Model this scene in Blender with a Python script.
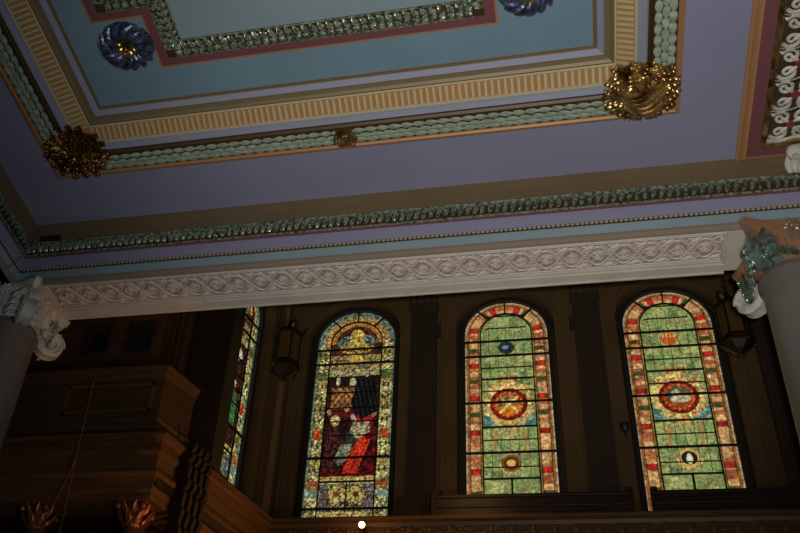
import bpy, bmesh, math, random
from mathutils import Vector, Matrix, noise
PI = math.pi
SC = bpy.context.scene
for o in list(bpy.data.objects): bpy.data.objects.remove(o)
COL = SC.collection

# ---------------------------------------------------------------- camera, world, lamps, exposure
def setup_camera():
    y, p, r = math.radians(-18.32), math.radians(40.3035), math.radians(7.5816)
    fw = Vector((math.sin(y)*math.cos(p), math.cos(y)*math.cos(p), math.sin(p)))
    rt = Vector((math.cos(y), -math.sin(y), 0)); up = rt.cross(fw)
    c, s = math.cos(r), math.sin(r)
    R = c*rt + s*up; U = -s*rt + c*up
    cam = bpy.data.cameras.new('camera'); co = bpy.data.objects.new('camera', cam); COL.objects.link(co)
    co.matrix_world = Matrix(((R.x, U.x, -fw.x, 0), (R.y, U.y, -fw.y, 0), (R.z, U.z, -fw.z, 0), (0, 0, 0, 1)))
    cam.sensor_fit = 'HORIZONTAL'; cam.sensor_width = 36; cam.lens = 1018.24/800*36
    cam.shift_x = 108.08/800; cam.shift_y = (270.41-266.5)/800
    cam.clip_end = 200
    SC.camera = co
setup_camera()
SC.view_settings.view_transform = 'Standard'; SC.view_settings.look = 'None'
SC.view_settings.exposure = 0.0; SC.view_settings.gamma = 1
W = bpy.data.worlds.new('world'); SC.world = W; W.use_nodes = True
W.node_tree.nodes['Background'].inputs[0].default_value = (.50, .62, .85, 1)
W.node_tree.nodes['Background'].inputs[1].default_value = 0.008

def light(name, kind, loc, target, power, color, size=.3, spot=None, blend=.6):
    l = bpy.data.lights.new(name, kind); l.energy = power; l.color = color
    if kind == 'AREA': l.shape = 'DISK'; l.size = size
    else: l.shadow_soft_size = size
    if spot: l.spot_size = math.radians(spot); l.spot_blend = blend
    o = bpy.data.objects.new(name, l); COL.objects.link(o); o.location = loc
    o.rotation_euler = (Vector(target)-Vector(loc)).to_track_quat('-Z', 'Y').to_euler()
    return o
# the photographer's flash, and the soft window light of the nave
light('camera_flash', 'SPOT', (.25, -.1, .2), (.4, 9.0, 12.0), 4300, (1, .95, .90), .12, 62, 1.0)
light('nave_daylight', 'AREA', (1.0, 3.0, 1.0), (-2.2, 9.0, 12.0), 270, (.82, .90, 1.0), 3.0)
light('gallery_lamp_light', 'POINT', (-3.33, 15.30, 7.95), (0, 0, 0), 9, (1, .50, .16), .12)
light('slant_front_fill_spot', 'SPOT', (-2.6, 12.6, 5.0), (-5.9, 14.0, 8.3), 330, (1, .46, .14), .3, 58, .9)  # added unseen warm spot, lights the slanting gallery front; no fixture there
light('aisle_wall_fill', 'POINT', (-1.6, 15.3, 9.2), (0, 0, 0), 26, (1, .58, .22), .5)  # added unseen warm fill that brightens the window wall

# ---------------------------------------------------------------- materials
def mat(name, color, rough=.6, metal=0, bump=0, bscale=20, var=0, vscale=3, spec=.5, dirt=None):
    m = bpy.data.materials.new(name); m.use_nodes = True
    n, l = m.node_tree.nodes, m.node_tree.links
    b = n['Principled BSDF']
    b.inputs['Base Color'].default_value = (*color, 1); b.inputs['Roughness'].default_value = rough
    b.inputs['Metallic'].default_value = metal; b.inputs['Specular IOR Level'].default_value = spec
    tc = n.new('ShaderNodeTexCoord')
    if var or dirt:
        t = n.new('ShaderNodeTexNoise'); t.inputs['Scale'].default_value = vscale; t.inputs['Detail'].default_value = 5
        l.new(tc.outputs['Object'], t.inputs['Vector'])
        cr = n.new('ShaderNodeValToRGB'); cr.color_ramp.elements[0].position = .35; cr.color_ramp.elements[1].position = .65
        c2 = dirt if dirt else tuple(c*(1-var) for c in color)
        cr.color_ramp.elements[0].color = (*c2, 1); cr.color_ramp.elements[1].color = (*color, 1)
        l.new(t.outputs['Fac'], cr.inputs['Fac']); l.new(cr.outputs['Color'], b.inputs['Base Color'])
    if bump:
        t = n.new('ShaderNodeTexNoise'); t.inputs['Scale'].default_value = bscale; t.inputs['Detail'].default_value = 4
        l.new(tc.outputs['Object'], t.inputs['Vector'])
        bp = n.new('ShaderNodeBump'); bp.inputs['Strength'].default_value = bump; bp.inputs['Distance'].default_value = .03
        l.new(t.outputs['Fac'], bp.inputs['Height']); l.new(bp.outputs['Normal'], b.inputs['Normal'])
    return m
def wood(name, c1, c2, rough=.5, spec=.3):
    m = mat(name, c1, rough, spec=spec); n, l = m.node_tree.nodes, m.node_tree.links; b = n['Principled BSDF']
    tc = n.new('ShaderNodeTexCoord'); mp = n.new('ShaderNodeMapping'); mp.inputs['Scale'].default_value = (.6, .6, 9)
    t = n.new('ShaderNodeTexNoise'); t.inputs['Scale'].default_value = 2.5; t.inputs['Detail'].default_value = 6
    l.new(tc.outputs['Object'], mp.inputs['Vector']); l.new(mp.outputs['Vector'], t.inputs['Vector'])
    cr = n.new('ShaderNodeValToRGB'); cr.color_ramp.elements[0].position = .3; cr.color_ramp.elements[1].position = .7
    cr.color_ramp.elements[0].color = (*c2, 1); cr.color_ramp.elements[1].color = (*c1, 1)
    l.new(t.outputs['Fac'], cr.inputs['Fac']); l.new(cr.outputs['Color'], b.inputs['Base Color'])
    return m
def glass_mat():
    m = bpy.data.materials.new('stained_glass'); m.use_nodes = True
    n, l = m.node_tree.nodes, m.node_tree.links; b = n['Principled BSDF']
    a = n.new('ShaderNodeVertexColor'); a.layer_name = 'pane'
    t = n.new('ShaderNodeTexNoise'); t.inputs['Scale'].default_value = 15; t.inputs['Detail'].default_value = 6
    tc = n.new('ShaderNodeTexCoord'); l.new(tc.outputs['Object'], t.inputs['Vector'])
    mr = n.new('ShaderNodeMapRange'); mr.inputs[1].default_value = .3; mr.inputs[2].default_value = .7
    mr.inputs[3].default_value = .42; mr.inputs[4].default_value = 1.2
    l.new(t.outputs['Fac'], mr.inputs[0])
    mx = n.new('ShaderNodeMix'); mx.data_type = 'RGBA'; mx.blend_type = 'MULTIPLY'; mx.inputs[0].default_value = 1
    l.new(a.outputs['Color'], mx.inputs[6]); l.new(mr.outputs[0], mx.inputs[7])
    l.new(mx.outputs[2], b.inputs['Emission Color']); b.inputs['Emission Strength'].default_value = 1
    b.inputs['Base Color'].default_value = (.01, .01, .01, 1); b.inputs['Roughness'].default_value = .3
    return m
M = dict(
 purple=mat('lilac_ceiling_paint', (.245, .24, .33), .75, var=.08, vscale=.6),
 blue=mat('blue_field_paint', (.165, .265, .315), .7, var=.08, vscale=.7),
 paleblue=mat('pale_blue_field_paint', (.235, .31, .325), .7, var=.08, vscale=.7),
 skyblue=mat('pale_blue_fascia_paint', (.28, .37, .40), .7, var=.08, vscale=.9),
 brown=mat('olive_brown_cove_paint', (.17, .115, .055), .7, var=.12, vscale=.8),
 lilac=mat('grey_lilac_moulding_paint', (.26, .265, .32), .6),
 frieze=mat('mauve_frieze_paint', (.29, .275, .39), .65),
 maroon=mat('maroon_band_paint', (.17, .055, .06), .6),
 orange=mat('orange_gilt_fillet', (.42, .21, .09), .45, .2),
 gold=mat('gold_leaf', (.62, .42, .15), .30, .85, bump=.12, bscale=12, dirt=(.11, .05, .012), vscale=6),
 darkgold=mat('dark_gold_leaf', (.34, .18, .045), .32, .9, bump=.3, bscale=30, dirt=(.07, .03, .008), vscale=7),  # darker, browner gold for the left corner ornament
 oldgold=mat('old_gold_fillet', (.30, .20, .075), .4, .5),
 olive=mat('olive_gilt_paint', (.19, .14, .065), .5, .1),
 darkground=mat('dark_bronze_ground', (.075, .04, .015), .5, .3),
 ochre=mat('ochre_band_paint', (.36, .18, .045), .6),
 cream=mat('cream_rib_paint', (.50, .40, .22), .6),
 leafgreen=mat('pale_green_leaf_glaze', (.36, .42, .31), .4, 0, dirt=(.22, .27, .18), vscale=14),
 glossgreen=mat('silvered_green_glaze', (.48, .55, .40), .22, .5, bump=.5, bscale=25, dirt=(.06, .08, .04), vscale=16),
 beadgold=mat('silvered_gold_bead', (.62, .54, .38), .25, .6),
 bluemetal=mat('dark_blue_lustre', (.13, .16, .25), .24, .6, bump=.6, bscale=14, dirt=(.03, .035, .06), vscale=9, spec=.8),
 offwhite=mat('offwhite_plaster', (.60, .54, .44), .6, bump=.15, bscale=12, var=.15, vscale=2),
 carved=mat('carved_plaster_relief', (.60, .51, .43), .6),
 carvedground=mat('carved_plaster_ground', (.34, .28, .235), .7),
 tan=mat('taupe_fascia_paint', (.24, .18, .13), .7),
 whiteplaster=mat('cream_white_capital_plaster', (.66, .63, .54), .55, bump=.3, bscale=18, dirt=(.42, .40, .32), vscale=5),
 teal=mat('teal_silver_lustre', (.30, .46, .40), .2, .6, bump=.5, bscale=20, dirt=(.14, .13, .08), vscale=6),
 bronze=mat('orange_bronze_lustre', (.52, .22, .10), .3, .35, dirt=(.26, .19, .12), vscale=4),
 redglaze=mat('red_glaze', (.22, .04, .03), .3),
 shaft=mat('grey_taupe_column_marble', (.16, .135, .115), .35, var=.12, vscale=1.5),
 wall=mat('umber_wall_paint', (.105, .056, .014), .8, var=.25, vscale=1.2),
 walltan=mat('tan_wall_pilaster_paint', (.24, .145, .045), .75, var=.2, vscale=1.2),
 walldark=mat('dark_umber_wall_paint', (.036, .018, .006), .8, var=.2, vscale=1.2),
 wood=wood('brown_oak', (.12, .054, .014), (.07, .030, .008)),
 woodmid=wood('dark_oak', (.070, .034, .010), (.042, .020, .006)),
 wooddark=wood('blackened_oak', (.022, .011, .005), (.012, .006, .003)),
 grille=mat('black_cloth_grille', (.006, .005, .004), .9),
 lead=mat('black_lead', (.008, .008, .007), .6),
 framedark=mat('dark_window_frame', (.02, .014, .008), .6),
 iron=mat('dark_iron', (.03, .02, .012), .45, .6),
 amber=mat('amber_lantern_glass', (.10, .05, .015), .3),
 redgold=mat('red_gilt_leaf', (.24, .075, .03), .35, .6, bump=.4, bscale=25),
 cable=mat('brown_cable', (.16, .06, .025), .6),
 glass=glass_mat(),
 floor=mat('nave_floor_stone', (.12, .09, .07), .6, var=.2),
)
bulbm = mat('glowing_bulb', (1, .8, .5)); bb = bulbm.node_tree.nodes['Principled BSDF']
bb.inputs['Emission Color'].default_value = (1, .62, .25, 1); bb.inputs['Emission Strength'].default_value = 9

# ---------------------------------------------------------------- builders
class MB:
    def __init__(s): s.v = []; s.f = []; s.mi = []; s.cur = 0
    def add(s, vs, fs):
        k = len(s.v); s.v += [tuple(v) for v in vs]; s.f += [tuple(k+i for i in f) for f in fs]; s.mi += [s.cur]*len(fs); return s
    def box(s, x0, x1, y0, y1, z0, z1):
        vs = [(x, y, z) for x in (x0, x1) for y in (y0, y1) for z in (z0, z1)]
        return s.add(vs, [(0, 1, 3, 2), (4, 6, 7, 5), (0, 4, 5, 1), (2, 3, 7, 6), (0, 2, 6, 4), (1, 5, 7, 3)])
    def obox(s, c, ax, ay, az):            # oriented box, half axes
        c = Vector(c); ax, ay, az = Vector(ax), Vector(ay), Vector(az)
        vs = [c+i*ax+j*ay+k*az for i in (-1, 1) for j in (-1, 1) for k in (-1, 1)]
        return s.add(vs, [(0, 1, 3, 2), (4, 6, 7, 5), (0, 4, 5, 1), (2, 3, 7, 6), (0, 2, 6, 4), (1, 5, 7, 3)])
    def tube(s, pts, r, n=6, closed=False, up=(0, 0, 1)):
        pts = [Vector(p) for p in pts]; N = len(pts); vs = []
        for i, p in enumerate(pts):
            a = pts[i-1] if (i or closed) else pts[i]; b = pts[(i+1) % N] if (i < N-1 or closed) else pts[i]
            t = (b-a).normalized(); u = Vector(up)
            if abs(t.dot(u)) > .95: u = Vector((1, 0, 0))
            x = t.cross(u).normalized(); y = x.cross(t)
            rr = r[i] if isinstance(r, (list, tuple)) else r
            vs += [p+rr*(math.cos(2*PI*k/n)*x+math.sin(2*PI*k/n)*y) for k in range(n)]
        fs = [(i*n+k, i*n+(k+1) % n, ((i+1) % N)*n+(k+1) % n, ((i+1) % N)*n+k) for i in range(N if closed else N-1) for k in range(n)]
        if not closed: fs += [tuple(range(n))[::-1], tuple(range((N-1)*n, N*n))]
        return s.add(vs, fs)
    def lathe(s, prof, c=(0, 0, 0), n=24, ax=None, cap=True):   # prof (r, z)
        c = Vector(c)
        if ax is None: X, Y, Z = Vector((1, 0, 0)), Vector((0, 1, 0)), Vector((0, 0, 1))
        else:
            Z = Vector(ax).normalized(); X = Z.orthogonal().normalized(); Y = Z.cross(X)
        vs = [c+r*math.cos(2*PI*k/n)*X+r*math.sin(2*PI*k/n)*Y+z*Z for r, z in prof for k in range(n)]
        N = len(prof)
        fs = [(i*n+k, i*n+(k+1) % n, (i+1)*n+(k+1) % n, (i+1)*n+k) for i in range(N-1) for k in range(n)]
        if cap: fs += [tuple(range(n))[::-1], tuple(range((N-1)*n, N*n))]
        return s.add(vs, fs)
    def ball(s, c, r, n=10, m=6, sx=1, sy=1, sz=1):
        c = Vector(c); vs = [c+Vector((0, 0, -r*sz))]
        for i in range(1, m):
            a = -PI/2+PI*i/m
            vs += [c+Vector((r*sx*math.cos(a)*math.cos(2*PI*k/n), r*sy*math.cos(a)*math.sin(2*PI*k/n), r*sz*math.sin(a))) for k in range(n)]
        vs.append(c+Vector((0, 0, r*sz))); L = len(vs)-1
        fs = [(0, 1+(k+1) % n, 1+k) for k in range(n)]
        for i in range(m-2): fs += [(1+i*n+k, 1+i*n+(k+1) % n, 1+(i+1)*n+(k+1) % n, 1+(i+1)*n+k) for k in range(n)]
        fs += [(L, 1+(m-2)*n+k, 1+(m-2)*n+(k+1) % n) for k in range(n)]
        return s.add(vs, fs)
    def leaf(s, base, d, nrm, ln, wd, th, curl=0, notch=0, segs=6):
        """closed domed leaf: base point, direction, outward normal"""
        base, d, nrm = Vector(base), Vector(d).normalized(), Vector(nrm).normalized()
        sd = d.cross(nrm).normalized(); rows = []; vs = []
        for i in range(segs+1):
            t = i/segs
            w = wd*.5*math.sin(PI*(.12+.86*t)**.85) + .002
            if notch: w *= 1-notch*(i % 2)
            c = base + d*(ln*t) + nrm*(th*math.sin(PI*min(1, t*.8+.15))*.6 + curl*ln*t*t)
            for q, h in ((-1, 0), (-.55, .7), (0, .45 if notch else 1), (.55, .7), (1, 0)):
                vs.append(c + sd*(w*q) + nrm*(th*h*math.sin(PI*(.1+.8*t))))
            vs.append(c - nrm*(th*.35))
        fs = []
        for i in range(segs):
            a, b = i*6, (i+1)*6
            for k in range(6): fs.append((a+k, a+(k+1) % 6, b+(k+1) % 6, b+k))
        fs += [(5, 4, 3, 2, 1, 0), tuple(segs*6+k for k in range(6))]
        return s.add(vs, fs)
    def sweep(s, path, prof, closed=False, closeprof=True):
        """profile points (offset to the left of the path, z) along a plan polyline with mitred corners"""
        P = [Vector((p[0], p[1])) for p in path]; N = len(P); rings = []
        for i in range(N):
            def nr(a, b): t = (b-a).normalized(); return Vector((-t.y, t.x))
            n0 = nr(P[i-1], P[i]) if (i or closed) else None
            n1 = nr(P[i], P[(i+1) % N]) if (i < N-1 or closed) else None
            n0 = n0 or n1; n1 = n1 or n0
            m = (n0+n1); m = m/ (m.dot(n0)) if m.dot(n0) > 1e-6 else n0
            rings.append([(P[i].x+m.x*o, P[i].y+m.y*o, z) for o, z in prof])
        K = len(prof); vs = [v for r in rings for v in r]; fs = []
        for i in range(N if closed else N-1):
            j = (i+1) % N
            for k in range(K if closeprof else K-1): fs.append((i*K+k, i*K+(k+1) % K, j*K+(k+1) % K, j*K+k))
        if closeprof and not closed: fs += [tuple(range(K)), tuple(range((N-1)*K, N*K))[::-1]]
        return s.add(vs, fs)
    def build(s, name, m, parent=None, smooth=False, bevel=0):
        me = bpy.data.meshes.new(name)
        org = Vector((0, 0, 0))
        if parent is None:
            xs = [v[0] for v in s.v]; ys = [v[1] for v in s.v]; zs = [v[2] for v in s.v]
            org = Vector(((min(xs)+max(xs))/2, (min(ys)+max(ys))/2, min(zs)))
        else: org = parent.get('_o') and Vector(parent['_o']) or parent.matrix_basis.translation.copy()
        me.from_pydata([(v[0]-org.x, v[1]-org.y, v[2]-org.z) for v in s.v], [], s.f)
        for x in (m if isinstance(m, (list, tuple)) else [m]): me.materials.append(x)
        me.update(); me.polygons.foreach_set('material_index', s.mi)
        b = bmesh.new(); b.from_mesh(me); bmesh.ops.recalc_face_normals(b, faces=b.faces); b.to_mesh(me); b.free()
        if smooth:
            me.polygons.foreach_set('use_smooth', [True]*len(me.polygons))
            me.set_sharp_from_angle(angle=math.radians(42))
        o = bpy.data.objects.new(name, me); COL.objects.link(o)
        if parent is None: o.location = org
        else:
            o.parent = parent
            # all coordinates are given in the world; parents carry translation only
            w = Vector((0, 0, 0)); o['_o'] = tuple(org)
        if parent is None: o['_o'] = tuple(org)
        if bevel:
            md = o.modifiers.new('bevel', 'BEVEL'); md.width = bevel; md.segments = 2; md.limit_method = 'ANGLE'
        return o
def empty(name, loc):
    o = bpy.data.objects.new(name, None); COL.objects.link(o); o.location = loc; o['_o'] = tuple(loc); o.empty_display_size = .2
    return o
def tag(o, label=None, cat=None, group=None, kind=None):
    if label: o['label'] = label
    if cat: o['category'] = cat
    if group: o['group'] = group
    if kind: o['kind'] = kind
    return o
def copy_tree(o, delta):
    c = o.copy(); COL.objects.link(c); c.location = o.location+Vector(delta)
    def rec(src, dst):
        for ch in list(src.children):
            d = ch.copy(); COL.objects.link(d); d.parent = dst; rec(ch, d)
    rec(o, c); return c

# ---------------------------------------------------------------- the room shell
XL, YB, H = -8.78, 11.7, 12.0          # nave bay: left wall plane, back plane, ceiling height (above the eye)
FZ = -1.6                              # nave floor
XR = 3.0
GY = 15.95; WY = 18.0                  # gallery front, window wall
DIAG = Vector((.358, .934))            # direction of the slanting side gallery
CR = (-6.05, 12.96); CG = (-5.04, 15.95)

b = MB(); b.box(-10.5, 8, -6, 20, FZ-.2, FZ); tag(b.build('floor', M['floor']), kind='structure')
# ceiling field: a ring of lilac plaster round the recessed panel
FX0, FX1, FY0, FY1 = -7.87, 2.09, .6, 10.61
b = MB()
b.box(-10, FX0+.02, -6, 13, H, H+.35); b.box(FX1-.02, 8, -6, 13, H, H+.35)
b.box(FX0+.02, FX1-.02, -6, FY0+.02, H, H+.35); b.box(FX0+.02, FX1-.02, FY1-.02, 13, H, H+.35)
tag(b.build('ceiling', M['purple']), kind='structure')
b = MB(); b.box(-14, 8, 12.75, 19.2, 15.9, 16.1); tag(b.build('ceiling_aisle', M['walldark']), kind='structure')

# ---------------------------------------------------------------- windows
R_ = .89; ZS = 13.96; ZB = 9.35; RV = .16
def arch(cx, r, z0, zs, n=24):
    return [(cx-r, z0)] + [(cx-r*math.cos(PI*i/n), zs+r*math.sin(PI*i/n)) for i in range(n+1)] + [(cx+r, z0)]
def wall_mesh(b, x0, x1, z0, z1, holes, tf, depth=.45):
    """flat wall with arched holes; tf(s, d, z) -> world, d = depth behind the face"""
    r = R_+RV
    xs = [x0]
    for c in holes: xs += [c-r, c+r]
    xs.append(x1)
    def quad(p): b.add([tf(*q) for q in p], [tuple(range(len(p)))])
    for i in range(0, len(xs), 2): quad([(xs[i], 0, z0), (xs[i+1], 0, z0), (xs[i+1], 0, z1), (xs[i], 0, z1)])
    n = 24
    for c in holes:
        quad([(c-r, 0, z0), (c+r, 0, z0), (c+r, 0, ZB-.1), (c-r, 0, ZB-.1)])
        A = arch(c, r, ZB-.1, ZS, n)
        for i in range(1, n+1):
            p, q = A[i], A[i+1]
            quad([(p[0], 0, p[1]), (q[0], 0, q[1]), (q[0], 0, z1), (p[0], 0, z1)])
        for i in range(len(A)-1):
            p, q = A[i], A[i+1]
            quad([(p[0], 0, p[1]), (q[0], 0, q[1]), (q[0], depth, q[1]), (p[0], depth, p[1])])
        p, q = A[-1], A[0]
        quad([(p[0], 0, p[1]), (q[0], 0, q[1]), (q[0], depth, q[1]), (p[0], depth, p[1])])
WX = [-4.27, -.93, 2.435]
tf_back = lambda s, d, z: (s, WY+d, z)
WC = Vector((-5.88, WY)); LD = Vector((math.sin(math.radians(15)), math.cos(math.radians(15))))   # slanting left wall
LN = Vector((-LD.y, LD.x))             # away from the room
tf_left = lambda s, d, z: (WC.x+LD.x*s+LN.x*d, WC.y+LD.y*s+LN.y*d, z)
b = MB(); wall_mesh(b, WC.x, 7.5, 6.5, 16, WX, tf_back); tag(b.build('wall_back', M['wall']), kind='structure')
LW = [-1.635]
b = MB(); wall_mesh(b, -4.05, 0, 6.5, 16, LW, tf_left); tag(b.build('wall_left', M['wall']), kind='structure')

def lin(c): return tuple(((x/255)/12.92 if x/255 <= .04045 else ((x/255+.055)/1.055)**2.4) for x in c)
def in_ell(x, z, cx, cz, rx, rz): return ((x-cx)/rx)**2+((z-cz)/rz)**2
def in_poly(x, z, P):
    k = False; j = len(P)-1
    for i in range(len(P)):
        if (P[i][1] > z) != (P[j][1] > z) and x < (P[j][0]-P[i][0])*(z-P[i][1])/(P[j][1]-P[i][1])+P[i][0]: k = not k
        j = i
    return k
rnd = random.Random(5)
def cell(x, z, sx, sz, k=0):
    row = math.floor(z/sz); i = math.floor((x+(row % 2)*sx*.5)/sx)
    return random.Random(i*7919+row*104729+k*31+3).random()
BI = R_*.62                            # inner edge of the border
def border_pos(x, z):
    """distance from the outer edge across, and running height along the border"""
    if z > ZS: r = math.hypot(x, z-ZS); return R_-r, ZS+math.atan2(z-ZS, abs(x))*R_*.82, abs(x)
    return R_-abs(x), z, abs(x)
REDS = [9.9-.35, 10.55, 11.45, 12.3, 13.14, 14.1, 14.83]
GREENS = [10.08-.05, 11.9, 12.74, 13.55, 14.62]
def green_window(x, z, variant):
    e, h, _ = border_pos(x, z)
    n1 = noise.noise(Vector((x*7, z*7, variant*5.3))); n2 = noise.noise(Vector((x*22, z*22, variant)))
    if e < .034: return (168, 160, 125)
    if e < R_-BI:
        t = (e-.034)/(R_-BI-.034)
        if .2 < t < .82:
            for r in REDS:
                if abs(h-r) < .07: return (208, 34, 32) if (abs(h-r) < .05 and .3 < t < .72) else (112, 48, 26)
            for g in GREENS:
                if abs(h-g) < .06: return (50, 78, 36) if (abs(h-g) < .045 and .3 < t < .72) else (92, 74, 34)
            return (206+40*n2, 160+40*n2, 104+35*n2) if cell(x, z, .5, .11, 2) > .4 else (176+30*n2, 104+40*n2, 62+20*n2)
        if .14 < t < .2 or .82 < t < .88: return (60, 38, 20)
        if t > .9: return (150, 110, 50)
        return (152+45*n2, 92+35*n2, 38+20*n2)
    # small upper medallion, great medallion, lower medallion
    c1 = 13.60
    d = math.hypot(x, z-c1)
    if d < .15:
        if variant == 0:
            return (120, 140, 130) if in_ell(x, z, -.02, c1+.01, .07, .05) < 1 else (30, 44, 54)
        if z > c1+.02 and abs((x*14) % 1-.5) < .2: return (230, 190, 120)
        return (190, 92, 34)
    if d < .175: return (150, 120, 60) if variant else (60, 60, 35)
    if d < .215 and variant: return (190, 165, 90)
    cz = 12.13; d = math.hypot(x*1.04, z-cz); a = math.atan2(z-cz, x)
    if d < .27:
        if variant == 0:
            k = abs(math.sin(a*2.0+.6))
            if abs(abs(x)-abs(z-cz)) < .035: return (215, 200, 130)
            return (205, 120, 30) if z < cz-.05 else (188, 150, 70) if n2 > 0 else (120, 45, 25)
        if in_ell(x, z, .02, cz-.05, .2, .09) < 1 or in_ell(x, z, -.05, cz+.08, .08, .10) < 1: return (196, 180, 140)
        return (150, 75, 35) if z < cz else (105, 95, 60)
    if d < .31: return (214, 110, 36) if math.sin(a*18)+n2 > -.3 else (170, 40, 20)
    if d < .37: return (160, 30, 18) if math.sin(a*14)+n2 > -.3 else (92, 24, 14)
    if d < .40: return (60, 30, 18)
    if d < .53+.04*math.sin(a*11) or (z > cz and d < .62 and abs(x) < .45 and math.sin(a*9) > -.1):
        return (222+20*n2, 185+35*n2, 105+50*n2) if n2+n1 > -.35 else (170, 110, 60)
    if abs(x) < .22 and 12.6 < z < 12.86: return (190, 140, 75) if math.sin(z*70)+math.sin(x*60) > 0 else (120, 95, 50)
    if 11.57 < z < 11.92 and abs(x) > .2: return (60+30*n2, 122+30*n1, 122+20*n2) if n1+n2 > -.2 else (150, 160, 100)
    if 11.4 < z < 11.57 and abs(x) < .2 and n2 > -.1: return (200, 165, 105)
    if 11.0 < z < 11.5 and .27 < abs(x) < .34: return (172, 132, 78)
    c3 = 10.72; d = math.hypot(x, z-c3)
    if d < .15:
        if variant: return (210, 215, 170) if in_ell(x, z, 0, c3-.02, .055, .12) < 1 else (28, 32, 22)
        return (205, 170, 80) if d < .09 else (90, 34, 20)
    if d < .20: return (215, 170, 90) if variant else (125, 85, 40)
    if d < .25 and z < c3 and n2 > -.2: return (210, 180, 110)
    v = .86+.26*cell(x, z, .17, .24)+.12*n1+.30*n2
    return (150*v, 156*v, 94*v) if cell(x, z, .17, .24, 7) > .35 else (124*v, 146*v, 84*v)
def scene_window(x, z, variant):
    e, h, _ = border_pos(x, z)
    n1 = noise.noise(Vector((x*8, z*8, 3.1+variant*9))); n2 = noise.noise(Vector((x*24, z*24, 1.7+variant)))
    bi = R_*.66
    if e < .03: return (120, 135, 110)
    if e < R_-bi:
        ax = abs(x)
        t = e/(R_-bi)
        if h > 13.95:
            if t < .35: return (92+30*n2, 128+30*n2, 124+25*n2) if n1 > -.2 else (70, 60, 40)
            return (205+30*n2, 150+40*n2, 75) if n2 > -.15 else (80, 96, 88)
        if 12.95 < h < 13.2: return (66, 96, 58) if n2 > -.1 else (120, 110, 60)
        if abs(h-11.55) < .12 and .3 < t < .7: return (210, 70, 30)
        if 10.05 < h < 10.2: return (120, 160, 160) if n2 > -.1 else (160, 150, 100)
        if 10.3 < h < 10.45: return (170, 95, 45)
        v = 1.0+.6*n2+.35*n1
        if math.sin(h*21)+math.sin(x*55) < -1.15: return (52, 46, 30)
        if t < .2: return (120*v, 132*v, 96*v)
        if n2 < -.22: return (92, 84, 52)
        return (196*v, 186*v, 118*v) if math.sin(h*9+1) > -.3 else (170*v, 148*v, 78*v)
    if z > 13.22:                       # canopy with gold ornament on a dark ground
        w = .12+.34*max(0, (13.95-z))/.7
        r = math.hypot(x, z-ZS)
        if r > bi-.1 and z > ZS: return (206, 140, 60)
        if in_ell(x, z, 0, 14.12, .17, .24) < 1: return (232, 200, 92) if n2 > -.25 else (150, 110, 45)
        if in_ell(x, z, 0, 13.82, .40, .15) < 1: return (220, 185, 88) if n2 > -.15 else (120, 80, 30)
        if 13.2 < z < 13.62:
            if in_ell(x, z, 0, 13.5, .16, .12) < 1: return (236, 196, 80)
            return (188, 160, 92) if n2 > -.05 else (110, 62, 34) if n1 > 0 else (88, 96, 80)
        if in_ell(x, z, 0, 14.0, .47, .2) < 1: return (120, 150, 138) if n2 > -.05 else (60, 34, 24)
        return (84, 44, 26) if n1 > -.1 else (40, 30, 22)
    if z > 13.05: return (188, 176, 118) if n2 > -.2 else (96, 84, 48)
    if z < 10.05 and z > 9.72 or (z < 10.42 and z >= 10.05):  # lower panel with wreaths
        if z > 10.36: return (205, 190, 120)
        for cx in (-.2, .2):
            d = math.hypot(x-cx, z-10.12)
            if d < .07: return (125, 62, 40)
            if d < .19: return (206, 184, 104) if n2 > -.2 else (90, 70, 38)
        if abs(x) > .38: return (112, 140, 138) if n2 > 0 else (110, 60, 44)
        return (168, 158, 100) if n2 > .0 else (46, 44, 32)
    if z <= 9.72: return (205, 185, 112) if n2 > -.2 else (120, 92, 48)
    if z < 10.52: return (208, 186, 112) if n2 > -.3 else (110, 70, 36)
    # the figure scene: arches at the top, robed group round a table below
    if in_poly(x, z, [(-.05, 12.3), (.08, 12.95), (.35, 13.05), (.5, 12.8), (.56, 12.1), (.2, 11.9)]): 
        return (40, 40, 42) if (math.sin(x*60+z*14) > .7) else (14, 11, 13)
    if z > 12.8:
        if in_ell(x, z, -.36, 12.93, .05, .12) < 1 or in_ell(x, z, .3, 12.96, .05, .10) < 1 or in_ell(x, z, -.03, 12.85, .07, .16) < 1: return (205, 200, 150)
        return (34, 22, 16)
    if z > 12.2: 
        if abs(x+.22) < .26 and z < 12.75: return (176, 128, 66) if math.sin(x*45)*math.sin(z*30)+n2 > -.1 else (92, 50, 28)
        return (54, 28, 20)
    fig = [(-.36, 11.93, .075, .10, (226, 205, 150)), (-.36, 11.9, .11, .14, (190, 160, 70)),
           (.26, 12.16, .07, .09, (215, 130, 95)), (-.12, 12.18, .06, .07, (205, 150, 90)), (-.5, 12.12, .055, .07, (190, 150, 100)),
           (.48, 12.05, .06, .08, (190, 150, 110)), (.02, 11.98, .05, .07, (190, 170, 130))]
    for cx, cz, rx, rz, c in fig:
        if in_ell(x, z, cx, cz, rx, rz) < 1: return c
    if in_poly(x, z, [(.1, 12.1), (.42, 12.12), (.5, 11.85), (.12, 11.82)]): return (205, 40, 44) if n2 > -.2 else (120, 18, 24)
    if in_poly(x, z, [(-.55, 12.1), (.05, 12.12), (.0, 11.98), (-.5, 11.95)]): return (128, 24, 26) if n2 > -.1 else (60, 26, 16)
    if in_poly(x, z, [(.06, 11.95), (.4, 11.9), (.42, 11.6), (.15, 11.42), (-.02, 11.6)]): return (196+30*n2, 182+30*n2, 142) if n2 > -.25 else (100, 84, 60)
    if in_poly(x, z, [(.24, 11.5), (.44, 11.4), (.28, 10.9), (.2, 10.6), (-.12, 10.62), (.0, 11.1)]): return (212+20*n2, 56+20*n2, 26) if n2 > -.3 else (132, 20, 12)
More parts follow.
